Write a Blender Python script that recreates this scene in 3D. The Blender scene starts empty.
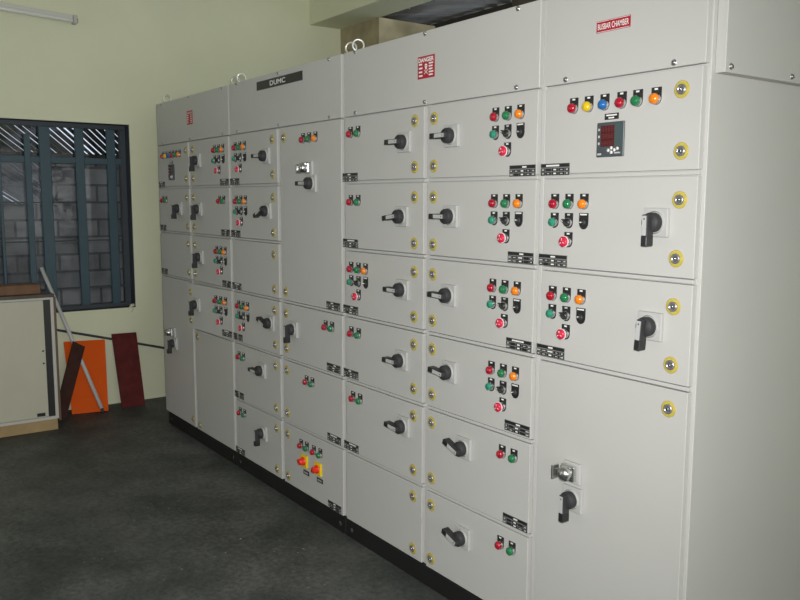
import bpy, bmesh, math, random
from mathutils import Vector, Matrix
random.seed(7)
S = bpy.context.scene
COL = S.collection
PI = math.pi

# ------------------------------------------------------------------ materials
def mat(name, color, rough=.5, metal=0., spec=.5, coat=0., bump=0., bscale=60., var=0., vscale=6., emit=None, trans=0., detail=4.):
    m = bpy.data.materials.new(name); m.use_nodes = True
    nt = m.node_tree; b = nt.nodes['Principled BSDF']
    b.inputs['Base Color'].default_value = (*color, 1)
    b.inputs['Roughness'].default_value = rough
    b.inputs['Metallic'].default_value = metal
    b.inputs['Specular IOR Level'].default_value = spec
    b.inputs['Coat Weight'].default_value = coat
    b.inputs['Transmission Weight'].default_value = trans
    tc = nt.nodes.new('ShaderNodeTexCoord')
    if var:
        n = nt.nodes.new('ShaderNodeTexNoise'); n.inputs['Scale'].default_value = vscale; n.inputs['Detail'].default_value = detail
        nt.links.new(tc.outputs['Object'], n.inputs['Vector'])
        r = nt.nodes.new('ShaderNodeValToRGB')
        r.color_ramp.elements[0].position = .3; r.color_ramp.elements[1].position = .7
        r.color_ramp.elements[0].color = (*[c * (1 - var) for c in color], 1)
        r.color_ramp.elements[1].color = (*[min(1, c * (1 + var)) for c in color], 1)
        nt.links.new(n.outputs['Fac'], r.inputs['Fac']); nt.links.new(r.outputs['Color'], b.inputs['Base Color'])
    if bump:
        n2 = nt.nodes.new('ShaderNodeTexNoise'); n2.inputs['Scale'].default_value = bscale; n2.inputs['Detail'].default_value = 3
        nt.links.new(tc.outputs['Object'], n2.inputs['Vector'])
        bp = nt.nodes.new('ShaderNodeBump'); bp.inputs['Strength'].default_value = bump; bp.inputs['Distance'].default_value = .01
        nt.links.new(n2.outputs['Fac'], bp.inputs['Height']); nt.links.new(bp.outputs['Normal'], b.inputs['Normal'])
    if emit:
        b.inputs['Emission Color'].default_value = (*emit[0], 1); b.inputs['Emission Strength'].default_value = emit[1]
    return m

M = {}
M['paint'] = mat('grey_enamel', (.51, .502, .480), .45, spec=.35, bump=.012, bscale=400, var=.015, vscale=3)
M['gasket'] = mat('dark_gasket', (.05, .05, .048), .8)
M['plinth'] = mat('black_plinth_paint', (.009, .009, .009), .55)
M['black'] = mat('black_plastic', (.017, .017, .018), .38)
M['charcoal'] = mat('charcoal_plastic', (.035, .035, .037), .55, spec=.3)
M['white'] = mat('white_plastic', (.78, .78, .76), .4)
M['platewhite'] = mat('pale_plastic', (.455, .45, .435), .5, spec=.3)
M['chrome'] = mat('chrome', (.66, .66, .66), .27, metal=1)
M['steel'] = mat('zinc_steel', (.55, .55, .52), .33, metal=1)
M['zinc'] = mat('bright_zinc', (.8, .8, .76), .3, metal=.7)
M['darksteel'] = mat('dull_steel', (.36, .345, .36), .33, metal=.7)
for k, c in dict(red=(.37, .005, .022), green=(.013, .17, .06), amber=(.80, .21, .008), blue=(.015, .13, .40), yellow=(.72, .48, .008), teal=(.025, .27, .17)).items():
    M['l_' + k] = mat(k + '_lens', c, .18, spec=.6, coat=.5)
M['stopred'] = mat('stop_button_red', (.60, .018, .06), .3)
M['orangered'] = mat('isolator_red', (.78, .03, .012), .35)
M['isoyellow'] = mat('isolator_yellow', (.85, .60, .01), .4)
M['ring'] = mat('yellow_lock_sticker', (.54, .465, .075), .55, var=.12, vscale=90)
M['ringedge'] = mat('brown_lock_sticker_edge', (.46, .33, .06), .5)
M['signred'] = mat('sign_red', (.38, .010, .026), .45)
M['ink'] = mat('white_lettering', (.82, .80, .78), .5)
M['labelgrey'] = mat('grey_label', (.46, .46, .45), .4)
M['platefield'] = mat('engraved_plate_grey', (.22, .22, .215), .5)
M['greyink'] = mat('grey_lettering', (.50, .50, .48), .5)
M['meter'] = mat('meter_slate_plastic', (.060, .070, .078), .4)
M['meterside'] = mat('meter_teal_strip', (.055, .085, .085), .4)
M['display'] = mat('dark_red_display', (.075, .012, .014), .2)
M['digits'] = mat('unlit_red_digits', (.16, .02, .02), .3)
M['wall'] = mat('cream_green_distemper', (.735, .74, .55), .85, bump=.05, bscale=25, var=.04, vscale=1.6)
M['ceil'] = mat('ceiling_whitewash', (.75, .75, .66), .9)
M['pillar'] = mat('stained_plaster', (.36, .31, .19), .9, bump=.1, bscale=20, var=.28, vscale=5)
M['orange'] = mat('orange_painted_board', (.74, .105, .010), .8, spec=.15, var=.04, vscale=5)
M['maroon'] = mat('maroon_board', (.105, .020, .019), .8, spec=.15, var=.2, vscale=14)
M['umber'] = mat('dark_brown_board', (.05, .020, .015), .8, spec=.2, var=.2, vscale=12)
M['pvc'] = mat('grey_white_tube', (.60, .60, .60), .4)
M['cable'] = mat('dark_conduit', (.035, .042, .055), .5)
M['cream'] = mat('cream_laminate', (.50, .48, .38), .45, var=.02)
M['edgewhite'] = mat('pale_laminate_edge', (.52, .50, .46), .5)
M['darkwood'] = mat('dark_wood_top', (.060, .044, .034), .45, var=.15, vscale=10)
M['edgebrown'] = mat('brown_edge_band', (.12, .075, .045), .5)
M['tanwood'] = mat('tan_wood', (.36, .25, .12), .6, var=.12, vscale=8)
M['plank'] = mat('brown_plank_wood', (.16, .075, .030), .6, var=.25, vscale=14)
M['blue'] = mat('blue_grille_paint', (.034, .072, .098), .5, var=.08, vscale=8)
M['bluedark'] = mat('slate_frame_paint', (.040, .048, .062), .55, var=.1, vscale=8)
M['tinroof'] = mat('weathered_roof_sheet', (.20, .19, .17), .6, var=.4, vscale=3)
M['timber'] = mat('dark_timber', (.05, .04, .026), .8, var=.2)
M['slat'] = mat('dark_slat', (.035, .032, .028), .8)
M['tube'] = mat('unlit_glass_tube', (.75, .75, .72), .3)
M['fixture'] = mat('batten_enamel', (.62, .61, .58), .4)

# floor: dark cement with pale wear and specks
def floor_mat():
    m = bpy.data.materials.new('dark_cement_floor'); m.use_nodes = True; nt = m.node_tree; b = nt.nodes['Principled BSDF']
    L = nt.links.new; tc = nt.nodes.new('ShaderNodeTexCoord')
    def noise(sc, det, rough=.6):
        n = nt.nodes.new('ShaderNodeTexNoise'); n.inputs['Scale'].default_value = sc; n.inputs['Detail'].default_value = det; n.inputs['Roughness'].default_value = rough
        L(tc.outputs['Object'], n.inputs['Vector']); return n
    def ramp(n, p0, c0, p1, c1):
        r = nt.nodes.new('ShaderNodeValToRGB'); e = r.color_ramp.elements
        e[0].position = p0; e[0].color = (*c0, 1); e[1].position = p1; e[1].color = (*c1, 1); L(n.outputs['Fac'], r.inputs['Fac']); return r
    def mix(mode, fac, a, c):
        x = nt.nodes.new('ShaderNodeMixRGB'); x.blend_type = mode
        if isinstance(fac, float): x.inputs[0].default_value = fac
        else: L(fac, x.inputs[0])
        for i, v in ((1, a), (2, c)):
            if isinstance(v, tuple): x.inputs[i].default_value = (*v, 1)
            else: L(v, x.inputs[i])
        return x
    base = ramp(noise(2.2, 9, .65), .36, (.036, .041, .037), .66, (.105, .108, .102))
    fine = ramp(noise(38, 5, .7), .3, (.40, .40, .40), .72, (1.55, 1.55, 1.55))
    a = mix('MULTIPLY', .8, base.outputs[0], fine.outputs[0])
    sp = ramp(noise(42, 3), .655, (0, 0, 0), .73, (1, 1, 1))
    sp2 = ramp(noise(2.5, 4), .45, (0, 0, 0), .62, (1, 1, 1))
    sm = mix('MULTIPLY', 1., sp.outputs[0], sp2.outputs[0])
    c = mix('MIX', sm.outputs[0], a.outputs[0], (.30, .30, .28))
    L(c.outputs[0], b.inputs['Base Color']); b.inputs['Roughness'].default_value = .62
    bp = nt.nodes.new('ShaderNodeBump'); bp.inputs['Strength'].default_value = .15; bp.inputs['Distance'].default_value = .01
    L(noise(60, 4).outputs['Fac'], bp.inputs['Height']); L(bp.outputs['Normal'], b.inputs['Normal'])
    return m
M['floor'] = floor_mat()

def block_mat():
    m = bpy.data.materials.new('grey_concrete_blockwork'); m.use_nodes = True; nt = m.node_tree; b = nt.nodes['Principled BSDF']; L = nt.links.new
    tc = nt.nodes.new('ShaderNodeTexCoord'); mp = nt.nodes.new('ShaderNodeMapping'); sx = nt.nodes.new('ShaderNodeSeparateXYZ'); cx = nt.nodes.new('ShaderNodeCombineXYZ')
    L(tc.outputs['Object'], sx.inputs[0]); L(sx.outputs['Y'], cx.inputs['X']); L(sx.outputs['Z'], cx.inputs['Y']); L(cx.outputs[0], mp.inputs['Vector'])
    br = nt.nodes.new('ShaderNodeTexBrick'); L(mp.outputs[0], br.inputs['Vector'])
    br.inputs['Color1'].default_value = (.42, .40, .39, 1); br.inputs['Color2'].default_value = (.26, .25, .25, 1); br.inputs['Mortar'].default_value = (.16, .155, .15, 1)
    br.inputs['Scale'].default_value = 1; br.inputs['Mortar Size'].default_value = .012; br.inputs['Brick Width'].default_value = .38; br.inputs['Row Height'].default_value = .168; br.inputs['Bias'].default_value = 0
    n = nt.nodes.new('ShaderNodeTexNoise'); n.inputs['Scale'].default_value = 3; n.inputs['Detail'].default_value = 7; L(tc.outputs['Object'], n.inputs['Vector'])
    r = nt.nodes.new('ShaderNodeValToRGB'); r.color_ramp.elements[0].position = .3; r.color_ramp.elements[0].color = (.45, .45, .45, 1); r.color_ramp.elements[1].position = .7; r.color_ramp.elements[1].color = (1.3, 1.3, 1.3, 1)
    L(n.outputs['Fac'], r.inputs['Fac'])
    x = nt.nodes.new('ShaderNodeMixRGB'); x.blend_type = 'MULTIPLY'; x.inputs[0].default_value = .9; L(br.outputs['Color'], x.inputs[1]); L(r.outputs[0], x.inputs[2])
    L(x.outputs[0], b.inputs['Base Color']); b.inputs['Roughness'].default_value = .95
    return m
M['block'] = block_mat()

def glass_mat():
    m = bpy.data.materials.new('thin_window_glass'); m.use_nodes = True; nt = m.node_tree; nt.nodes.clear(); L = nt.links.new
    o = nt.nodes.new('ShaderNodeOutputMaterial'); t = nt.nodes.new('ShaderNodeBsdfTransparent'); g = nt.nodes.new('ShaderNodeBsdfGlossy'); mx = nt.nodes.new('ShaderNodeMixShader'); f = nt.nodes.new('ShaderNodeFresnel')
    t.inputs['Color'].default_value = (.86, .88, .9, 1); g.inputs['Roughness'].default_value = .04; f.inputs['IOR'].default_value = 1.45
    L(f.outputs[0], mx.inputs[0]); L(t.outputs[0], mx.inputs[1]); L(g.outputs[0], mx.inputs[2]); L(mx.outputs[0], o.inputs['Surface'])
    return m
M['glass'] = glass_mat()

# ------------------------------------------------------------------ mesh builder
class MB:
    def __init__(self): self.bm = bmesh.new(); self.mats = []
    def mi(self, k):
        if k not in self.mats: self.mats.append(k)
        return self.mats.index(k)
    def box(self, x0, x1, y0, y1, z0, z1, k, bev=0., seg=1, mtx=None):
        bm = self.bm
        vs = [bm.verts.new((x, y, z)) for x in (x0, x1) for y in (y0, y1) for z in (z0, z1)]
        idx = [(0, 1, 3, 2), (4, 6, 7, 5), (0, 4, 5, 1), (2, 3, 7, 6), (0, 2, 6, 4), (1, 5, 7, 3)]
        fs = [bm.faces.new([vs[i] for i in f]) for f in idx]
        for f in fs: f.material_index = self.mi(k)
        if mtx is not None: bmesh.ops.transform(bm, matrix=mtx, verts=vs)
        if bev:
            es = list({e for f in fs for e in f.edges})
            res = bmesh.ops.bevel(bm, geom=es, offset=bev, segments=seg, affect='EDGES', profile=.5, clamp_overlap=True)
            for f in res['faces']: f.material_index = self.mi(k)
        return self
    def lathe(self, prof, k, n=24, axis='Y', c=(0, 0, 0), cap0=True, cap1=True, smooth=True, mtx=None, ks=None):
        """prof: list of (radius, height along axis)."""
        bm = self.bm; rings = []; allv = []
        for r, h in prof:
            ring = []
            for i in range(n):
                a = 2 * PI * i / n; u, v = r * math.cos(a), r * math.sin(a)
                p = {'Y': (u, h, v), 'Z': (u, v, h), 'X': (h, u, v)}[axis]
                ring.append(bm.verts.new((p[0] + c[0], p[1] + c[1], p[2] + c[2])))
            rings.append(ring); allv += ring
        fs = []
        for j in range(len(rings) - 1):
            for i in range(n):
                f = bm.faces.new((rings[j][i], rings[j][(i + 1) % n], rings[j + 1][(i + 1) % n], rings[j + 1][i]))
                f.material_index = self.mi(ks[j] if ks else k); f.smooth = smooth; fs.append(f)
        if cap0: f = bm.faces.new(rings[0]); f.material_index = self.mi(ks[0] if ks else k); fs.append(f)
        if cap1: f = bm.faces.new(rings[-1][::-1]); f.material_index = self.mi(ks[-1] if ks else k); fs.append(f)
        if mtx is not None: bmesh.ops.transform(bm, matrix=mtx, verts=allv)
        return self
    def ngon(self, pts2, y0, y1, k):
        """extrude a 2D outline (x,z) between y0 and y1"""
        bm = self.bm; a = [bm.verts.new((x, y0, z)) for x, z in pts2]; b = [bm.verts.new((x, y1, z)) for x, z in pts2]
        f = [bm.faces.new(a), bm.faces.new(b[::-1])]
        n = len(a)
        for i in range(n): f.append(bm.faces.new((a[i], b[i], b[(i + 1) % n], a[(i + 1) % n])))
        for q in f: q.material_index = self.mi(k)
        return self
    def torus(self, R, r, k, c=(0, 0, 0), mtx=None, n=24, m=8):
        bm = self.bm; g = []
        for i in range(n):
            a = 2 * PI * i / n; ring = []
            for j in range(m):
                t = 2 * PI * j / m; rr = R + r * math.cos(t)
                ring.append(bm.verts.new((rr * math.cos(a), r * math.sin(t), rr * math.sin(a))))
            g.append(ring)
        for i in range(n):
            for j in range(m):
                f = bm.faces.new((g[i][j], g[(i + 1) % n][j], g[(i + 1) % n][(j + 1) % m], g[i][(j + 1) % m])); f.material_index = self.mi(k); f.smooth = True
        mt = Matrix.Translation(c)
        if mtx is not None: mt = mt @ mtx
        bmesh.ops.transform(bm, matrix=mt, verts=[v for q in g for v in q])
        return self
    def tube(self, pts, r, k, n=10):
        bm = self.bm; pts = [Vector(p) for p in pts]; rings = []
        for i, p in enumerate(pts):
            d = (pts[min(i + 1, len(pts) - 1)] - pts[max(i - 1, 0)]).normalized()
            u = d.cross(Vector((0, 0, 1)) if abs(d.z) < .9 else Vector((1, 0, 0))).normalized(); v = d.cross(u)
            rings.append([bm.verts.new(p + r * (math.cos(2 * PI * j / n) * u + math.sin(2 * PI * j / n) * v)) for j in range(n)])
        for a, b in zip(rings, rings[1:]):
            for j in range(n):
                f = bm.faces.new((a[j], a[(j + 1) % n], b[(j + 1) % n], b[j])); f.material_index = self.mi(k); f.smooth = True
        for q in (rings[0][::-1], rings[-1]): f = bm.faces.new(q); f.material_index = self.mi(k)
        return self
    def text(self, s, x, z, h, w, k, y=-.0005, bold=0.):
        """letters standing in the XZ plane, facing -Y; fitted to width w and height h, centred"""
        cu = bpy.data.curves.new('lettering', 'FONT'); cu.body = s; cu.size = 1; cu.offset = bold
        o = bpy.data.objects.new('lettering', cu); COL.objects.link(o)
        me = bpy.data.meshes.new_from_object(o.evaluated_get(bpy.context.evaluated_depsgraph_get()))
        COL.objects.unlink(o); bpy.data.objects.remove(o); bpy.data.curves.remove(cu)
        xs = [v.co.x for v in me.vertices]; ys = [v.co.y for v in me.vertices]
        sx = w / (max(xs) - min(xs)); sy = h / (max(ys) - min(ys)); mx = (max(xs) + min(xs)) / 2; my = (max(ys) + min(ys)) / 2
        vs = [self.bm.verts.new(((v.co.x - mx) * sx + x, y, (v.co.y - my) * sy + z)) for v in me.vertices]
        for p in me.polygons:
            try: f = self.bm.faces.new([vs[i] for i in p.vertices]); f.material_index = self.mi(k)
            except ValueError: pass
        bpy.data.meshes.remove(me)
        return self
    def mesh(self, name):
        bmesh.ops.recalc_face_normals(self.bm, faces=self.bm.faces[:]) if False else None
        me = bpy.data.meshes.new(name); self.bm.normal_update(); self.bm.to_mesh(me); self.bm.free()
        for k in self.mats: me.materials.append(M[k])
        return me

WLOC = {}
def put(name, me, loc=(0, 0, 0), parent=None, label=None, rot=None):
    """link a mesh at a world location, as a child of parent (whose world location is known)"""
    if isinstance(me, MB): me = me.mesh(name)
    o = bpy.data.objects.new(name, me); COL.objects.link(o)
    loc = Vector(loc); WLOC[o.name] = loc
    if parent is not None:
        o.parent = parent; o.location = loc - WLOC[parent.name]
    else: o.location = loc
    if rot: o.rotation_euler = rot
    if label: o['label'] = label
    return o
def thing(name, label, cat, loc=(0, 0, 0), group=None):
    o = bpy.data.objects.new(name, None); COL.objects.link(o); o.location = loc; WLOC[o.name] = Vector(loc); o.empty_display_size = .1
    o['label'] = label; o['category'] = cat
    if group: o['group'] = group
    return o
def tag(o, label, cat, group=None):
    o['label'] = label; o['category'] = cat
    if group: o['group'] = group
    return o
def struct(o): o['kind'] = 'structure'; return o

# ------------------------------------------------------------------ device meshes (origin on the door face, outwards = -Y)
CACHE = {}
def legend(mb, label='white', h=.026):
    """black legend plate, round at the bottom, small label window at the top; button axis at the origin"""
    pts = [(-.0160, .029), (-.0160, 0)] + [(.0160 * -math.cos(a), -.0185 * math.sin(a)) for a in [PI * i / 12 for i in range(1, 12)]] + [(.0160, 0), (.0160, .029)]
    mb.ngon(pts, -.003, 0, 'black')
    mb.box(-.0055, .0055, -.0036, -.003, .0215, .0265, label)
def dev(kind):
    if kind in CACHE: return CACHE[kind]
    mb = MB()
    if kind.startswith('lamp_'):
        legend(mb)
        mb.lathe([(.0158, -.003), (.0158, -.008), (.0148, -.010)], 'chrome', cap0=False, c=(0, 0, -.002))
        mb.lathe([(.0145, -.008), (.0145, -.0150), (.0134, -.0185), (.0100, -.0215), (.005, -.0232), (.0005, -.0236)], 'l_' + kind[5:], cap0=False, c=(0, 0, -.002))
    elif kind == 'start_button':
        legend(mb)
        mb.lathe([(.0150, -.003), (.0150, -.009), (.0135, -.011)], 'chrome', cap0=False)
        mb.lathe([(.0128, -.010), (.0128, -.018), (.0118, -.0195), (.0005, -.0198)], 'l_teal', cap0=False)
    elif kind == 'selector':
        legend(mb, 'greyink')
        mb.lathe([(.0150, -.003), (.0150, -.009), (.0135, -.011)], 'chrome', cap0=False)
        mb.lathe([(.0118, -.010), (.0118, -.015), (.0005, -.0152)], 'black', cap0=False)
        mb.box(-.0145, .0125, -.026, -.014, -.0035, .0035, 'charcoal', .001, mtx=Matrix.Rotation(math.radians(35), 4, 'Y'))
        mb.box(-.013, -.004, -.0265, -.0255, -.001, .001, 'white', mtx=Matrix.Rotation(math.radians(35), 4, 'Y'))
    elif kind == 'toggle':
        pts = [(-.0175, .029), (-.0175, 0)] + [(.0175 * -math.cos(a), -.021 * math.sin(a)) for a in [PI * i / 12 for i in range(1, 12)]] + [(.0175, 0), (.0175, .029)]
        mb.ngon(pts, -.003, 0, 'black')
        mb.box(-.0135, .0135, -.0036, -.003, .022, .0265, 'white')
        mb.lathe([(.010, -.003), (.010, -.007), (.0005, -.0072)], 'charcoal', cap0=False)
        mb.lathe([(.0035, -.006), (.0028, -.016), (.0005, -.0165)], 'steel', n=10, cap0=False, mtx=Matrix.Translation((-.003, 0, .001)))
    elif kind == 'stop':
        legend(mb)
        mb.lathe([(.0150, -.003), (.0150, -.009), (.0135, -.011)], 'chrome', cap0=False)
        mb.lathe([(.0095, -.010), (.0095, -.018), (.0105, -.020)], 'stopred', cap0=False)
        mb.lathe([(.0178, -.0185), (.0180, -.0220)], 'white')
        mb.lathe([(.0160, -.0219), (.0164, -.0265), (.0145, -.0295), (.0095, -.0310), (.0005, -.0312)], 'stopred', cap0=False)
        for a in (0, 2.094, 4.189): mb.box(.004, .011, -.0318, -.0308, -.0009, .0009, 'white', mtx=Matrix.Rotation(a + .4, 4, 'Y'))
    elif kind.startswith('lever'):
        ang = float(kind[5:])
        mb.box(-.04, .04, -.013, 0, -.04, .04, 'platewhite', .0025, 2)
        mb.lathe([(.032, -.013), (.032, -.0165), (.029, -.018)], 'platewhite', cap0=False, n=32)
        mb.lathe([(.0275, -.016), (.0275, -.036), (.025, -.040), (.0005, -.0405)], 'charcoal', cap0=False, n=32)
        # blade: along +X at angle 0, rotated in the door plane
        R = Matrix.Rotation(math.radians(-ang), 4, 'Y')
        mb.box(-.022, .062, -.060, -.030, -.0092, .0092, 'charcoal', .002, mtx=R)
        mb.box(.036, .0645, -.0610, -.030, -.0097, .0097, 'black', .002, mtx=R)
        mb.box(-.019, .035, -.0607, -.0598, -.0070, .0070, 'labelgrey', mtx=R)
        mb.box(-.012, -.008, -.0612, -.0606, -.002, .002, 'black', mtx=R)
    elif kind.startswith('iso'):
        mb.box(-.031, .031, -.010, 0, -.031, .031, 'isoyellow', .002)
        mb.lathe([(.021, -.010), (.021, -.016), (.017, -.018)], 'orangered', cap0=False)
        mb.lathe([(.017, -.018), (.016, -.034), (.013, -.037), (.0005, -.0375)], 'orangered', cap0=False)
        mb.box(-.021, .021, -.036, -.017, -.006, .006, 'orangered', .002, mtx=Matrix.Rotation(math.radians(float(kind[3:])), 4, 'Y'))
    elif kind == 'caption':
        mb.box(-.028, .028, -.002, 0, -.011, .011, 'black')
        for i in range(4): mb.box(-.019 + i * .010, -.012 + i * .010, -.0024, -.002, -.004, .004, 'greyink')
    elif kind == 'lock':
        mb.lathe([(.0235, 0), (.0235, -.0012), (.0215, -.0014), (.0005, -.0015)], 'ring', ks=['ringedge', 'ringedge', 'ring'], cap0=False, n=32)
        mb.lathe([(.0185, -.0014), (.0185, -.0018), (.0172, -.0018), (.0172, -.0014)], 'ringedge', cap0=False, cap1=False, n=32)
        mb.lathe([(.0145, -.001), (.0145, -.005), (.012, -.007), (.009, -.0072), (.0085, -.0045), (.0005, -.0045)], 'darksteel', cap0=False, n=24)
        mb.lathe([(.005, -.004), (.005, -.0085), (.0035, -.0095), (.0005, -.0097)], 'chrome', n=12, cap0=False)
        mb.box(-.0012, .0012, -.0102, -.009, -.004, .004, 'black', mtx=Matrix.Rotation(.5, 4, 'Y'))
    elif kind == 'latch':
        mb.box(-.030, .040, -.012, 0, -.032, .036, 'platewhite', .003, 2)
        mb.box(-.026, .030, -.030, -.012, -.022, .030, 'chrome', .006, 2)
        mb.box(-.020, .022, -.038, -.028, .012, .028, 'chrome', .004, 2)
        mb.lathe([(.021, -.026), (.024, -.034), (.024, -.042), (.021, -.050), (.014, -.056), (.006, -.0585), (.0005, -.059)], 'chrome', cap0=False, c=(.002, 0, .004), n=24)
        mb.box(-.036, -.010, -.045, -.038, -.008, .014, 'chrome', .002)
        mb.box(-.044, -.037, -.052, -.022, -.022, .022, 'steel', .0015)
        mb.box(-.040, -.022, -.030, -.024, -.004, .008, 'steel', .001)
    elif kind == 'screw':
        mb.lathe([(.0085, 0), (.0085, -.001), (.006, -.0012)], 'steel', cap0=False, n=16)
        mb.lathe([(.0062, -.001), (.0060, -.004), (.004, -.0055), (.0005, -.006)], 'darksteel', cap0=False, n=16)
        mb.box(-.005, .005, -.0062, -.0052, -.0009, .0009, 'black', mtx=Matrix.Rotation(.8, 4, 'Y'))
    elif kind == 'meter':
        mb.box(-.050, .050, -.0068, 0, -.050, .050, 'meter', .002)
        mb.box(-.033, .016, -.0075, -.0065, -.020, .040, 'display')
        mb.box(.020, .045, -.0075, -.0065, -.020, .046, 'meterside')
        for r in range(3):
            zc = .030 - r * .020
            for q in range(4):
                x = -.026 + q * .0115
                for a, b_, c_, d_ in ((-.003, .003, .0055, .0065), (-.003, .003, -.0005, .0005), (-.003, .003, -.0065, -.0055), (-.0035, -.0027, -.006, .006), (.0027, .0035, -.006, .006)):
                    mb.box(x + a, x + b_, -.0079, -.0074, zc + c_, zc + d_, 'digits')
            mb.box(-.043, -.037, -.0075, -.0065, zc - .004, zc + .003, 'greyink')
        for x, z in ((-.004, -.031), (.007, -.025), (.007, -.037), (.018, -.031), (.029, -.027)):
            mb.lathe([(.0048, -.0065), (.0048, -.0085), (.0005, -.0088)], 'ink', c=(x, 0, z), n=14, cap0=False)
        mb.box(.018, .040, -.0075, -.0065, -.041, -.037, 'greyink'); mb.box(-.044, -.030, -.0075, -.0065, -.044, -.039, 'greyink')
    elif kind == 'minitag':
        mb.box(-.025, .025, -.0025, 0, -.0088, .0088, 'black'); mb.box(-.019, .020, -.003, -.0025, .0015, .0055, 'ink'); mb.box(-.010, .010, -.003, -.0025, -.006, -.002, 'ink')
    elif kind == 'eye':
        mb.lathe([(.016, 0), (.016, .003), (.009, .004), (.009, .006)], 'zinc', axis='Z', n=16)
        mb.torus(.024, .0042, 'zinc', c=(0, 0, .032))
    CACHE[kind] = mb.mesh(kind); return CACHE[kind]
def nameplate(w, seed, header):
    mb = MB(); rnd = random.Random(seed); h = .0375
    mb.box(-w / 2, w / 2, -.002, 0, -h / 2, h / 2, 'platefield')
    mb.box(-w / 2 + .0012, w / 2 - .0012, -.0024, -.002, .0068, h / 2 - .0012, 'black')
    hw = w * (.16 if header == 0 else .46); hc = rnd.uniform(-.1, .1) * w
    mb.box(hc - hw / 2, hc + hw / 2, -.0027, -.0024, .0095, .0145, 'ink')
    cols = [-.5, -.34, -.12, .12, .34, .5]
    for r in range(2):
        z0 = -.0175 + r * .0117; z1 = z0 + .0098
        for i in range(5):
            x0, x1 = cols[i] * w + .001, cols[i + 1] * w - .001
            mb.box(x0, x1, -.0024, -.002, z0, z1, 'black')
            if i in (0, 2, 4):
                cw = (x1 - x0) * rnd.uniform(.35, .8); cm = (x0 + x1) / 2
                mb.box(cm - cw / 2, cm + cw / 2, -.0027, -.0024, z0 + .003, z1 - .0025, 'ink' if i == 2 else 'greyink')
            elif rnd.random() < .6:
                cw = (x1 - x0) * rnd.uniform(.3, .6); cm = (x0 + x1) / 2
                mb.box(cm - cw / 2, cm + cw / 2, -.0027, -.0024, z0 + .0035, z1 - .0035, 'greyink')
    return mb.mesh('nameplate')

NAMES = {'start_button': ('push_button', 'green push button'), 'selector': ('selector_switch', None), 'toggle': ('toggle_switch', None),
         'stop': ('stop_button', 'red mushroom stop button'), 'caption': ('legend_tag', None), 'lock': ('door_lock', None),
         'latch': ('latch_handle', 'chrome latch handle'), 'screw': ('screw', None), 'meter': ('panel_meter', 'square meter with dark red display'), 'minitag': ('legend_tag', None), 'eye': ('lifting_eye', None)}
def add(kind, x, z, parent, y=0., rot=None, label=None):
    me = dev(kind)
    if kind.startswith('lamp_'): n, l = 'pilot_light', kind[5:] + ' pilot light'
    elif kind.startswith('lever'): n, l = 'rotary_handle', None
    elif kind.startswith('iso') and kind != 'caption': n, l = 'isolator_switch', 'red rotary switch on yellow plate'
    else: n, l = NAMES[kind]
    return put(n, me, (x, y, z), parent, label or l, rot)
SEED = [0]
def np_(x, z, parent, w=.122):
    SEED[0] += 1
    return put('nameplate', nameplate(w, SEED[0], SEED[0] % 3 % 2), (x, 0, z), parent)

# ------------------------------------------------------------------ cabinets
TOP, CH, B = 2.174, 1.900, .079
R = [1.900, 1.6206, 1.330, 1.035, .7405, .410, .079]      # shelf lines of the door rows
HG = .0085                                                  # half gap between stacked doors
DEPTH = .82
def cabinet(x0, x1, label, splits, rows_of):
    """enclosure with plinth; splits are x positions of the vertical posts, rows_of the shelf lines per column"""
    root = thing('switchgear_cabinet', label, 'electrical cabinet', ((x0 + x1) / 2, DEPTH / 2, 0), 'cabinets of the grey switchboard')
    mb = MB()
    mb.box(x0 + .0005, x1 - .0005, .020, DEPTH, B, TOP, 'paint', .0015)
    # shelf bars of the frame, visible in the slots between stacked doors
    edges = [x0] + splits + [x1]
    for i in range(len(edges) - 1):
        for z in rows_of[i]:
            mb.box(edges[i] + .014, edges[i + 1] - .014, .0045, .0205, z - .0055, z + .0055, 'paint', .001)
    put('enclosure', mb, root.location, root).data.transform(Matrix.Translation(-root.location))
    px0 = x0 + (.045 if x0 < 0 else .002)
    mb = MB(); mb.box(px0, x1 - .002, .004, DEPTH - .02, 0, B, 'plinth', .002)
    for xx in (px0 + .05, x1 - .05):
        mb.lathe([(.011, .004), (.011, .0025), (.006, .0022), (.0005, .0022)], 'gasket', c=(xx, 0, .04), n=14, cap0=False)
    put('plinth', mb, root.location, root).data.transform(Matrix.Translation(-root.location))
    return root
def cover(root, x0, x1, screws):
    cx, cz = (x0 + x1) / 2, (CH + TOP) / 2
    mb = MB(); mb.box(x0 - cx, x1 - cx, 0, .0198, CH + .002 - cz, TOP - .001 - cz, 'paint', .0015)
    c = put('busbar_chamber_cover', mb, (cx, 0, cz), root)
    for x, z in screws: add('screw', x, z, c)
    return c
def door(root, x0, x1, z0, z1, open_deg=0., top=HG):
    """origin at the right-hand hinge edge"""
    cz = (z0 + z1) / 2
    mb = MB(); mb.box(x0 - x1, 0, 0, .0185, z0 + HG - cz, z1 - top - cz, 'paint', .002, 2)
    d = put('door', mb, (x1, 0, cz), root)
    if open_deg: d.rotation_euler = (0, 0, math.radians(open_deg))
    return d

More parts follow.
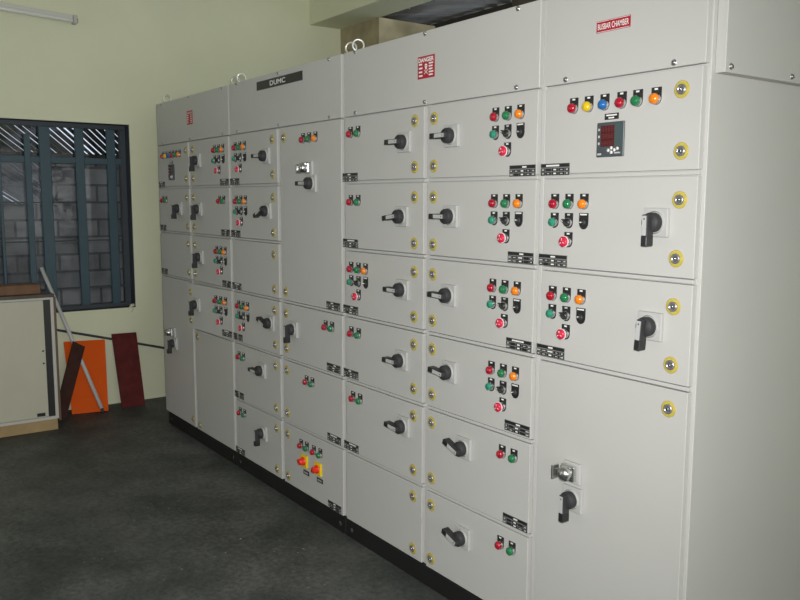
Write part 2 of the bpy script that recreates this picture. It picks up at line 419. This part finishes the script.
def lamps(d, xs, z, cols):
    for x, c in zip(xs, cols): add('lamp_' + c, x, z, d)
ZL = [(1.828, 1.768, 1.709), (1.538, 1.479, 1.420), (1.247, 1.188, 1.130), (.956, .896, .836), (.664, .605, .546), (.333, .27, .21)]
ZN = [1.643, 1.357, 1.063, .774, .438, .107]
ZK = [(1.848, 1.673), (1.557, 1.378), (1.265, 1.087), (.976, .797), (.685, .461), (.350, .128)]
ZH = [1.777, 1.487, 1.196, .907, .636, .290]
def full_set(d, xs, r):
    a, b, c = ZL[r]
    lamps(d, xs, a, ('red', 'green', 'amber'))
    add('start_button', xs[0], b, d); add('selector', xs[1], b, d); add('toggle', xs[2], b + .001, d); add('stop', xs[1], c, d)
def locks(d, x, r, r2=None):
    add('lock', x, ZK[r][0], d, rot=(0, random.uniform(-.5, .5), 0)); add('lock', x, ZK[r if r2 is None else r2][1], d, rot=(0, random.uniform(-.5, .5), 0))

XA, XS1, XB, XS2, XC, XS3, XD, XE = -.020, .545, 1.150, 1.742, 2.353, 2.954, 3.553, 4.143
g = .0155

# --- section 1 (farthest)
c1 = cabinet(XA, XB, 'grey switchgear cabinet farthest from the camera, beside the green wall, with one door slightly ajar', [XS1], [R[1:4], R[1:5]])
cv = cover(c1, XA + .004, XB - .004, [(x, z) for x in (.087, .572, 1.066) for z in (2.1635, 1.914)])
mb = MB(); mb.box(-.046, .046, -.0015, 0, -.041, .041, 'signred')
mb.text('DANGER', 0, .028, .012, .080, 'ink', -.0018, .01)
for i in range(5):
    for s in (-1, 1): mb.box(s * .027 - .014, s * .027 + random.uniform(.006, .014), -.0018, -.0015, .012 - i * .011, .017 - i * .011, 'ink')
put('warning_sign', mb, (.575, 0, 2.041), cv, 'small red danger sign')
dL = [door(c1, XA + .006, XS1 - g, R[i + 1], R[i], top=(.004 if i == 0 else HG)) for i in range(3)]
dT = door(c1, XA + .006, XS1 - g, B, R[3])
lamps(dL[0], (.095, .154, .213, .274, .332, .393), 1.828, ('red', 'yellow', 'blue', 'red', 'green', 'amber'))
add('minitag', .240, 1.784, dL[0]); add('meter', .240, 1.720, dL[0]); np_(.052, ZN[0], dL[0], .112); locks(dL[0], .490, 0)
lamps(dL[1], (.065, .125), 1.538, ('red', 'green')); add('lever-90', .376, 1.487, dL[1]); np_(.052, ZN[1], dL[1], .112); locks(dL[1], .490, 1)
np_(.052, ZN[2], dL[2], .112); locks(dL[2], .490, 2)
add('latch', .185, .660, dT); add('lever-90', .215, .592, dT); add('lock', .490, .133, dT)
dR = [door(c1, XS1 + g, XB - g, R[i + 1], R[i], top=(.004 if i == 0 else HG), open_deg=(4.3 if i == 3 else 0)) for i in range(4)]
dT = door(c1, XS1 + g, XB - g, B, R[4])
for i in range(4):
    if i == 1: lamps(dR[i], (1.003, 1.060), 1.538, ('red', 'green'))
    else: full_set(dR[i], (.945, 1.005, 1.065), i)
    add('lever-90', .702, ZH[i], dR[i]); np_(1.074, ZN[i], dR[i]); locks(dR[i], .604, i)
add('lock', .604, .690, dT); add('lock', .604, .120, dT)

# --- section 2
c2 = cabinet(XB, XC, 'grey switchgear cabinet with a long black nameplate and one tall door with a chrome latch', [XS2], [R[1:6], R[3:6]])
cv = cover(c2, XB + .012, XC - .012, [(x, z) for x in (1.262, 1.749, 2.238) for z in (2.1635, 1.914)])
mb = MB(); mb.box(-.2415, .2415, -.003, 0, -.0215, .0215, 'black'); mb.text('DUMC', -.008, 0, .024, .165, 'ink', -.0034, .02)
put('board_nameplate', mb, (1.755, 0, 2.124), cv, 'long black nameplate with white lettering')
xl = (1.232, 1.291, 1.349)
D = [door(c2, XB + g, XS2 - g, R[i + 1], R[i], top=(.004 if i == 0 else HG)) for i in range(6)]
for i in (0, 1, 3): full_set(D[i], xl, i)
lamps(D[4], (1.224, 1.282), ZL[4][0], ('red', 'green')); lamps(D[5], (1.224, 1.282), ZL[5][0] + .006, ('red', 'green'))
for i, (x, k) in {0: (1.615, 'lever180'), 1: (1.620, 'lever205'), 3: (1.635, 'lever160'), 4: (1.525, 'lever178'), 5: (1.525, 'lever-90')}.items(): add(k, x, ZH[i] - (.0 if i else .01), D[i])
for i in range(6): np_(1.214, ZN[i], D[i]); locks(D[i], 1.672, i)
D = [door(c2, XS2 + g, XC - g, R[3], R[0], top=.004)] + [door(c2, XS2 + g, XC - g, R[i + 1], R[i]) for i in (3, 4, 5)]
lamps(D[0], (1.998, 2.056, 2.115), ZL[0][0], ('red', 'green', 'amber'))
add('latch', 2.055, 1.690, D[0]); add('lever180', 2.085, 1.622, D[0]); np_(2.262, ZN[2], D[0]); add('lock', 1.798, 1.848, D[0]); add('lock', 1.798, 1.087, D[0])
lamps(D[1], (2.194, 2.252), ZL[3][0] + .004, ('red', 'green')); add('lever-90', 1.888, ZH[3], D[1]); np_(2.262, ZN[3], D[1]); locks(D[1], 1.798, 3)
lamps(D[2], (2.006, 2.063), ZL[4][0], ('red', 'green')); np_(2.262, ZN[4], D[2]); locks(D[2], 1.798, 4)
lamps(D[3], (1.943, 2.001, 2.071, 2.133), ZL[5][0] - .005, ('red', 'green', 'red', 'green'))
add('iso20', 1.978, .255, D[3]); add('iso-30', 2.115, .252, D[3]); add('caption', 1.990, .197, D[3]); add('caption', 2.124, .196, D[3])
np_(2.262, ZN[5], D[3]); locks(D[3], 1.798, 5)

# --- section 3
c3 = cabinet(XC, XD, 'grey switchgear cabinet with a red danger sign on top and twelve doors in two columns', [XS3], [R[1:6], R[1:6]])
cv = cover(c3, XC + .012, XD - .012, [(x, z) for x in (2.454, 2.941, 3.437) for z in (2.1635, 1.914)])
mb = MB(); mb.box(-.0515, .0515, -.0015, 0, -.041, .041, 'signred')
mb.text('DANGER', 0, .027, .0165, .094, 'ink', -.0018, .035)
mb.lathe([(.0085, -.0019), (.0005, -.002)], 'ink', c=(0, 0, .004), n=16, cap0=False)
mb.box(-.0045, .0045, -.0019, -.0015, -.009, -.003, 'ink')
for x in (-.0033, .0033): mb.lathe([(.0022, -.0023), (.0003, -.0024)], 'signred', c=(x, 0, .004), n=10, cap0=False)
for a in (.6, -.6): mb.box(-.013, .013, -.0019, -.0015, -.0013, .0013, 'ink', mtx=Matrix.Translation((0, 0, -.018)) @ Matrix.Rotation(a, 4, 'Y'))
rw = random.Random(3)
for i in range(4):
    mb.box(-.044, -.044 + rw.uniform(.018, .026), -.0018, -.0015, .009 - i * .014, .015 - i * .014, 'ink')
for i in range(5): mb.box(.017, .017 + rw.uniform(.022, .029), -.0018, -.0015, .009 - i * .0105, .0145 - i * .0105, 'ink')
put('warning_sign', mb, (2.950, 0, 2.041), cv, 'red danger sign with skull and white lettering')
D = [door(c3, XC + g, XS3 - g, R[i + 1], R[i], top=(.004 if i == 0 else HG)) for i in range(6)]
for i in range(6):
    if i == 2: full_set(D[i], (2.419, 2.478, 2.534), i)
    elif i < 5: lamps(D[i], ((2.430, 2.488) if i == 4 else (2.419, 2.478)), ZL[i][0] + (.004 if i in (3, 4) else 0), ('red', 'green'))
    if i < 5: add('lever%d' % (180, 187, 180, 180, 176)[i], (2.822, 2.806, 2.812, 2.806, 2.820)[i], ZH[i] - .006, D[i]); np_(2.413, ZN[i], D[i])
    locks(D[i], 2.880, i)
D = [door(c3, XS3 + g, XD - g, R[i + 1], R[i], top=(.004 if i == 0 else HG)) for i in range(6)]
for i in range(6):
    if i < 4: full_set(D[i], (3.341, 3.402, 3.462), i)
    else: lamps(D[i], (3.404, 3.463), ZL[i][0] + (.004 if i == 4 else .002), ('red', 'green'))
    add('lever%d' % (180, 180, 178, 174, 160, 162)[i], (3.113, 3.111, 3.106, 3.112, 3.203, 3.203)[i], ZH[i], D[i])
    locks(D[i], 3.000, i)
    if i < 5: np_(3.474, ZN[i], D[i])

# --- section 4 (nearest)
c4 = cabinet(XD, XE, 'grey switchgear cabinet nearest the camera, one column wide, with its side panel in view', [], [R[1:4]])
cv = cover(c4, XD + .014, XE - .005, [(3.653, 1.914), (4.042, 1.914), (3.653, 2.1635), (4.042, 2.1635)])
mb = MB(); mb.box(-.061, .061, -.0015, 0, -.0165, .0165, 'signred')
mb.text('BUSBAR CHAMBER', 0, 0, .0165, .112, 'ink', -.0018, .012)
for z in (-.0145, .0145): mb.box(-.059, .059, -.0017, -.0014, z - .0006, z + .0006, 'ink')
put('warning_sign', mb, (3.832, 0, 2.048), cv, 'red sign reading BUSBAR CHAMBER')
D = [door(c4, XD + g + .003, XE - .011, R[i + 1], R[i], top=(.004 if i == 0 else HG)) for i in range(3)] + [door(c4, XD + g + .003, XE - .011, B, R[3])]
lamps(D[0], (3.692, 3.751, 3.811, 3.873, 3.929, 3.991), 1.826, ('red', 'yellow', 'blue', 'red', 'green', 'amber'))
add('minitag', 3.838, 1.789, D[0]); add('meter', 3.838, 1.723, D[0]); np_(3.620, ZN[0], D[0])
for x, z, k in ((4.071, 1.841, 0), (4.077, 1.679, 0), (4.079, 1.549, 1), (4.076, 1.390, 1), (4.074, 1.258, 2), (4.074, 1.095, 2)): add('lock', x, z, D[k], rot=(0, random.uniform(-.5, .5), 0))
for i in (1, 2):
    full_set(D[i], (3.624, 3.684, 3.744), i); np_(3.620, ZN[i], D[i])
    add('lever-90' if i == 1 else 'lever-94', (4.012, 4.006)[i - 1], ZH[i], D[i])
add('lock', 4.073, .970, D[3]); add('latch', 3.728, .690, D[3]); add('lever-90', 3.738, .607, D[3])
# side cover of the busbar chamber on the end wall of the last cabinet
mb = MB(); mb.box(0, .030, -.38, .38, -.15, .146, 'paint', .002, 2)
sc = put('side_cover', mb, (XE, .415, 2.027), c4, 'overhanging cover on the side panel')
for y, z in ((.060, 1.893), (.355, 1.893), (.740, 1.893)): put('screw', dev('screw'), (XE + .0300, y, z), sc, rot=(0, 0, PI / 2))

# lifting eyes on the roof corners
for root, pts in ((c1, ((.062, .050), (1.118, .062))), (c2, ((1.222, .050), (2.325, .062))), (c3, ((2.402, .050),))):
    for x, y in pts:
        for yy in (y, DEPTH - .06): put('lifting_eye', dev('eye'), (x, yy, TOP - .0005), root, rot=(0, 0, (1.05 if y < .06 else .75)))

# ------------------------------------------------------------------ room shell
WX = -.740
X1, Y0, Y1, HC = 14.0, -4.5, 1.887, 3.55
WY0, WY1, WZ0, WZ1 = -1.65, .042, .728, 2.094
mb = MB(); mb.box(-.98, X1 + .2, Y0 - .2, 6.5, -.12, 0, 'floor'); struct(put('floor', mb))
mb = MB()
mb.box(WX - .24, WX, Y0, WY0, 0, HC, 'wall'); mb.box(WX - .24, WX, WY1, Y1, 0, HC, 'wall')
mb.box(WX - .24, WX, WY0, WY1, 0, WZ0, 'wall'); mb.box(WX - .24, WX, WY0, WY1, WZ1, HC, 'wall')
for a, b_, c_, d_ in ((.030, -.012, .012, .022), (.036, .014, .020, .014), (.018, -.016, .010, .010)):   # broken plaster at the sill corner
    mb.lathe([(c_, -.003), (c_ * 1.3, .001), (c_ * .8, .006)], 'wall', axis='X', c=(WX - .004, WY1 - a, WZ0 - b_), n=7)
struct(put('wall_left', mb))
mb = MB(); mb.box(WX - .24, -.150, Y1, 2.46, 0, 3.0, 'pillar'); struct(put('wall_outer', mb))
mb = MB(); mb.box(-.150, X1, Y1, Y1 + .2, 0, 2.55, 'wall'); struct(put('wall_back', mb))
mb = MB(); mb.box(WX + .0, X1, 1.583, Y1 + .012, 3.0, HC, 'wall', .004); struct(put('trim_beam', mb))
mb = MB(); mb.box(WX - .24, X1 + .2, Y0 - .2, Y1 + .1, HC, HC + .12, 'ceil'); struct(put('ceiling', mb))
mb = MB(); FW = ((.6, 3.0), (5.0, 7.4), (9.4, 11.8)); FZ0, FZ1 = .95, 2.35; xx = WX - .24
for a, b_ in FW:
    mb.box(xx, a, Y0 - .2, Y0, 0, HC, 'wall'); mb.box(a, b_, Y0 - .2, Y0, 0, FZ0, 'wall'); mb.box(a, b_, Y0 - .2, Y0, FZ1, HC, 'wall'); xx = b_
mb.box(xx, X1 + .2, Y0 - .2, Y0, 0, HC, 'wall'); struct(put('wall_front', mb))
for i, (a, b_) in enumerate(FW):
    mb = MB()
    for q in (a, (a + b_) / 2 - .03, b_ - .06): mb.box(q, q + .06, Y0 - .12, Y0 - .06, FZ0, FZ1, 'bluedark')
    for q in (FZ0, FZ1 - .06): mb.box(a, b_, Y0 - .12, Y0 - .06, q, q + .06, 'bluedark')
    struct(put('window_%d' % (i + 3), mb))  # unseen windows added along the front wall to hold the ambient fill lamps
mb = MB(); RY0, RY1, RZ0, RZ1 = -4.1, .4, .8, 2.9
mb.box(X1, X1 + .2, Y0, RY0, 0, HC, 'wall'); mb.box(X1, X1 + .2, RY1, Y1, 0, HC, 'wall')
mb.box(X1, X1 + .2, RY0, RY1, 0, RZ0, 'wall'); mb.box(X1, X1 + .2, RY0, RY1, RZ1, HC, 'wall'); struct(put('wall_right', mb))
mb = MB()
for y in (RY0, (RY0 + RY1) / 2 - .03, RY1 - .06): mb.box(X1 + .06, X1 + .12, y, y + .06, RZ0, RZ1, 'bluedark')
for z in (RZ0, RZ1 - .06): mb.box(X1 + .06, X1 + .12, RY0, RY1, z, z + .06, 'bluedark')
struct(put('window_2', mb))  # unseen end window, added as an opening for the big fill lamp

# window 1: recessed steel frame, glass and blue grille bars
FX = WX - .10
mb = MB()
mb.box(FX - .04, FX, WY0, WY1, WZ1 - .035, WZ1, 'bluedark', .002); mb.box(FX - .04, FX, WY0, WY1, WZ0, WZ0 + .030, 'bluedark', .002)
mb.box(FX - .04, FX, WY1 - .045, WY1, WZ0 + .03, WZ1 - .035, 'bluedark', .002); mb.box(FX - .04, FX, WY0, WY0 + .045, WZ0 + .03, WZ1 - .035, 'bluedark', .002)
mb.box(WX - .24, WX - .002, WY0, WY1, WZ0 - .001, WZ0 + .002, 'bluedark')
mb.box(WX - .24, WX - .002, WY0, WY1, WZ1 - .003, WZ1 + .001, 'bluedark'); mb.box(WX - .24, WX - .004, WY1 - .003, WY1 + .001, WZ0, WZ1, 'bluedark')
win = struct(put('window_1', mb))
mb = MB(); mb.box(FX - .022, FX - .018, WY0 + .045, WY1 - .045, WZ0 + .03, WZ1 - .035, 'glass'); put('window_pane', mb, parent=win)
WLOC[win.name] = Vector((0, 0, 0))
for y, w, k, z0, z1 in ((-1.22, .07, 'blue', WZ0, WZ1), (-.538, .075, 'blue', WZ0, WZ1), (-.300, .062, 'blue', WZ0, WZ1), (-.075, .062, 'blue', WZ0, WZ1)):
    mb = MB(); mb.box(FX + .001, FX + .028, y - w / 2, y + w / 2, z0 + .03, z1 - .035, k, .003); put('window_stile', mb, parent=win)
for y, z0, z1 in ((-.655, .80, 2.0), (-.97, .80, 2.0), (-.84, .76, 2.06)):
    mb = MB(); w = .042 if y > -.8 else .02; mb.box(FX + .012, FX + .034, y - w / 2, y + w / 2, z0, z1, 'blue', .003); put('grille_bar', mb, parent=win)
for z, h, y0_, y1_ in ((1.823, .045, WY0 + .045, WY1 - .045), (.945, .012, WY0 + .045, -.55), (.89, .012, -.55, WY1 - .045), (1.52, .008, WY0 + .045, WY1 - .045), (1.24, .008, WY0 + .045, WY1 - .045)):
    mb = MB(); mb.box(FX + .003, FX + .024, y0_, y1_, z - h / 2, z + h / 2, 'blue' if h > .02 else 'bluedark', .002); put('window_rail', mb, parent=win)

# ------------------------------------------------------------------ outside the openings
mb = MB(); mb.box(-3.1, -2.9, -4.5, -.06, -.02, 1.50, 'block'); mb.box(-3.1, -2.9, -.06, 4.5, -.02, 1.90, 'block'); tag(put('block_wall', mb), 'grey concrete block wall standing outside, seen through the window', 'wall')
mb = MB(); mb.box(-3.2, WX - .24, -4.6, 6.5, -.2, -.02, 'block'); struct(put('floor_yard', mb))
# slatted lean-to roof between the two walls: dark diagonal slats with daylight in the gaps
mb = MB(); rr = random.Random(5)
n = 150
for i in range(n):
    y = -5.0 + i * .070
    a = Vector((-4.7, y + 1.044, 1.332)); b2 = Vector((-1.02, y - 1.7, 2.72))
    w = rr.uniform(.040, .072) * (1.2 if rr.random() < .5 else .9)
    d = (b2 - a).normalized(); u = Vector((0, 1, 0)); v = d.cross(u).normalized()
    vs = [p + s * u * w / 2 + t * v * .006 for p in (a, b2) for s in (-1, 1) for t in (-1, 1)]
    q = [mb.bm.verts.new(p) for p in vs]
    for f in ((0, 1, 3, 2), (4, 6, 7, 5), (0, 4, 5, 1), (2, 3, 7, 6), (0, 2, 6, 4), (1, 5, 7, 3)): mb.bm.faces.new([q[k] for k in f]).material_index = mb.mi('slat')
lt = thing('slatted_roof', 'dark slatted lean-to roof outside with daylight streaks between slats, above the block wall', 'roof', (-2.1, 0, 2.3))
put('slats', mb, (0, 0, 0), lt).location = -lt.location
for x, z in ((-2.9, 1.98), (-2.2, 2.25), (-1.5, 2.51)):
    mb = MB(); mb.box(-.03, .03, -4.5, 4.5, -.03, .03, 'timber'); o = put('rafter', mb, (x, 0, z - .03), lt)

# corrugated roof behind the back opening
mb = MB(); bm = mb.bm; nx = 260; pr = []
for yy, zz in ((Y1 + .15, 3.06), (6.5, 3.75)):
    pr.append([bm.verts.new((-5 + 14 * i / nx, yy, zz + .02 * math.sin(i * 14 / nx * 2 * PI / .15))) for i in range(nx + 1)])
pt = [[bm.verts.new(v.co + Vector((0, 0, .006))) for v in row] for row in pr]
for rows, fl in ((pr, 0), (pt, 1)):
    for i in range(nx):
        f = bm.faces.new((rows[0][i], rows[0][i + 1], rows[1][i + 1], rows[1][i]) if fl else (rows[0][i], rows[1][i], rows[1][i + 1], rows[0][i + 1])); f.material_index = mb.mi('tinroof'); f.smooth = True
rf = thing('corrugated_roof', 'dark corrugated sheet roof behind the beam above the cabinets', 'roof', (2, 4, 3.4))
put('roof_sheet', mb, (0, 0, 0), rf).location = -rf.location
for y in (2.95, 4.1, 5.4):
    mb = MB(); mb.box(-7, 7, -.03, .03, -.07, 0, 'timber'); put('purlin', mb, (2, y, 3.06 + (y - 2.04) * .155 - .025), rf)
for x in (-1.9, -.6, 1.2):
    mb = MB(); mb.box(-.03, .03, -2.2, 2.2, -.03, .03, 'timber', mtx=Matrix.Rotation(.154, 4, 'X')); put('rafter', mb, (x, 4.27, 3.23), rf)

# ------------------------------------------------------------------ furniture and loose things
dk = thing('storage_cabinet', 'cream low cabinet with dark wooden top standing below the window', 'cabinet', (-.475, -1.35, 0))
o = Vector((0, 0, 0))
def dkp(name, mb, label=None):
    ob = put(name, mb, (0, 0, 0), dk, label); return ob
mb = MB(); mb.box(-.70, -.268, -2.10, -.655, .075, .900, 'cream'); mb.box(-.270, -.252, -2.1, -.655, .075, .095, 'edgewhite'); mb.box(-.270, -.252, -2.1, -.655, .885, .900, 'edgewhite')
mb.box(-.270, -.251, -.675, -.655, .075, .900, 'edgewhite', .001); mb.box(-.272, -.262, -.722, -.675, .095, .885, 'black'); mb.box(-.700, -.2505, -.655, -.640, .060, .900, 'edgebrown', .001)  # black strip paints in the dark of the gap beside the door
dkp('carcass', mb)
mb = MB(); mb.box(-.268, -.250, -1.40, -.719, .097, .883, 'cream', .002); dr = dkp('door', mb)
mb = MB(); mb.box(-.2510, -.2490, -.792, -.740, .105, .128, 'black'); put('sticker', mb, (0, 0, 0), dr, 'small black sticker')
mb = MB()
for z in (.545, .462): mb.lathe([(.006, -.252), (.006, -.2475), (.0005, -.247)], 'black', axis='X', c=(0, -.735, z), n=10)
put('door_stud', mb, (0, 0, 0), dr)
mb = MB(); mb.box(-.268, -.250, -2.09, -1.405, .097, .883, 'cream', .002); dkp('door', mb)
mb = MB(); mb.box(-.715, -.240, -2.12, -.650, .900, .922, 'darkwood', .002); dkp('table_top', mb)
mb = MB(); mb.box(-.69, -.256, -2.08, -.662, 0, .075, 'tanwood', .002); dkp('base_board', mb)
mb = MB(); mb.box(-.42, -.30, -1.25, -.72, .922, .985, 'plank', .004); tag(put('wooden_plank', mb), 'short thick brown wooden plank lying on the low cabinet top', 'plank')

def leaning(name, bl, br, tl, tr, th, k, label, cat):
    """flat board from its four front corners, thickness added away from the room"""
    mb = MB(); bm = mb.bm; P = [Vector(p) for p in (bl, br, tr, tl)]
    n_ = (P[1] - P[0]).cross(P[3] - P[0]).normalized()
    if n_.x < 0: n_ = -n_
    f = [bm.verts.new(p) for p in P]; b_ = [bm.verts.new(p - n_ * th) for p in P]
    fs = [bm.faces.new(f), bm.faces.new(b_[::-1])] + [bm.faces.new((f[i], b_[i], b_[(i + 1) % 4], f[(i + 1) % 4])) for i in range(4)]
    for q in fs: q.material_index = mb.mi(k)
    c = Vector(((bl[0] + br[0]) / 2, (bl[1] + br[1]) / 2, 0)); zmin = min(v.co.z for v in bm.verts)
    for v in bm.verts: v.co -= c; v.co.z -= zmin
    return tag(put(name, mb, c), label, cat)
leaning('orange_board', (-.585, -.493, 0), (-.535, -.250, .002), (-.722, -.497, .512), (-.722, -.203, .500), .012, 'orange', 'bright orange rectangular board leaning on the wall below the window', 'board')
leaning('maroon_board', (-.560, -.143, 0), (-.560, .030, 0), (-.700, -.158, .540), (-.700, .026, .537), .012, 'maroon', 'maroon rectangular board leaning on the wall nearest the switchgear', 'board')
leaning('brown_board', (-.490, -.640, .012), (-.490, -.556, 0), (-.580, -.463, .535), (-.580, -.383, .485), .014, 'umber', 'narrow dark brown board leaning across the orange board', 'board')
mb = MB(); a, b_ = Vector((-.470, -.303, .012)), Vector((-.805, -.604, 1.055))
mb.tube([a.lerp(b_, t) for t in (.03, .5, 1)], .0135, 'pvc', 12); mb.tube([a, a.lerp(b_, .03)], .0105, 'cable', 12)
tag(put('pole', mb), 'thin white pole leaning from the floor into the window recess', 'pole')
mb = MB(); pts = [Vector((-.7305, -1.30, .80)), Vector((-.7305, -.90, .70)), Vector((-.7305, -.548, .607)), Vector((-.7305, -.15, .500)), Vector((-.7305, .24, .392)), Vector((-.7305, .60, .30)), Vector((-.7305, 1.0, .21))]
mb.tube(pts, .0092, 'cable', 10); tag(put('conduit', mb), 'dark thin conduit running aslant along the wall below the window', 'conduit')

# tube light on the left wall
tl = thing('tube_light', 'unlit white tube light mounted high on the green wall above the window', 'light', (WX, -.9, 2.82))
rx = math.radians(-2.7)
def tl_part(name, mb): o_ = put(name, mb, (WX, -.306, 2.796), tl); o_.rotation_euler = (rx, 0, 0)
mb = MB(); mb.box(.0, .035, -1.22, 0, -.012, .032, 'fixture', .003); mb.box(.0, .05, -.64, -.56, -.012, .032, 'fixture', .003); tl_part('batten', mb)
mb = MB(); mb.lathe([(.013, -1.185), (.013, -.035)], 'tube', axis='Y', c=(.052, 0, -.012), n=16); tl_part('fluorescent_tube', mb)
for y in (-.030, -1.215):
    mb = MB(); mb.box(.0, .068, y, y + .026, -.030, .028, 'edgewhite', .003); mb.box(.03, .070, y + .022, y + .029, -.026, .006, 'darksteel', .001); tl_part('lamp_holder', mb)

# ------------------------------------------------------------------ camera
f_px = 811.69
C = Vector((5.4331, -1.8970, 1.5475)); yaw, pit, rol = math.radians(54.384), math.radians(7.048), math.radians(.1656)
F = Vector((-math.sin(yaw) * math.cos(pit), math.cos(yaw) * math.cos(pit), -math.sin(pit)))
Rt = Vector((math.cos(yaw), math.sin(yaw), 0)); U = Rt.cross(F)
Rr = math.cos(rol) * Rt + math.sin(rol) * U; Ur = -math.sin(rol) * Rt + math.cos(rol) * U
cam = bpy.data.cameras.new('camera'); co = bpy.data.objects.new('camera', cam); COL.objects.link(co)
cam.sensor_fit = 'HORIZONTAL'; cam.sensor_width = 36; cam.lens = 36 * f_px / 800; cam.clip_start = .02
mw = Matrix((( Rr.x, Ur.x, -F.x, C.x), (Rr.y, Ur.y, -F.y, C.y), (Rr.z, Ur.z, -F.z, C.z), (0, 0, 0, 1)))
co.matrix_world = mw; S.camera = co

# ------------------------------------------------------------------ light
def lamp(name, typ, loc, energy, color=(1, 1, 1), size=.1, sy=None, direction=None):
    l = bpy.data.lights.new(name, typ); l.energy = energy; l.color = color
    if typ == 'AREA':
        l.size = size
        if sy: l.shape = 'RECTANGLE'; l.size_y = sy
    elif typ == 'POINT': l.shadow_soft_size = size
    elif typ == 'SPOT': l.shadow_soft_size = size; l.spot_size = math.radians(104); l.spot_blend = .95
    o = bpy.data.objects.new(name, l); COL.objects.link(o); o.location = loc
    if direction is not None: o.rotation_euler = Vector(direction).to_track_quat('-Z', 'Y').to_euler()
    return o
lamp('camera_flash', 'SPOT', C + Rr * .02 + Ur * .07 + F * .03, 335, (1, .995, .985), .02, direction=F - .16 * Rr)
lamp('window_daylight', 'AREA', (X1 + .02, (RY0 + RY1) / 2, (RZ0 + RZ1) / 2), 118, (.95, 1, .87), RY1 - RY0, RZ1 - RZ0, (-1, .03, 0))  # added area fill at the unseen end window, lifts the far wall
for a, b_ in FW: lamp('side_window_daylight', 'AREA', ((a + b_) / 2, Y0 - .03, (FZ0 + FZ1) / 2), 5, (.95, 1, .88), b_ - a, FZ1 - FZ0, (0, 1, 0))  # added fill lamps at the unseen front windows, raise the ambient level

w = bpy.data.worlds.new('overcast'); S.world = w; w.use_nodes = True
bg = w.node_tree.nodes['Background']; bg.inputs['Color'].default_value = (.80, .88, 1, 1); bg.inputs['Strength'].default_value = 1.3

vs = S.view_settings; vs.view_transform = 'Standard'; vs.look = 'None'; vs.gamma = 1; vs.use_curve_mapping = False; vs.exposure = 0
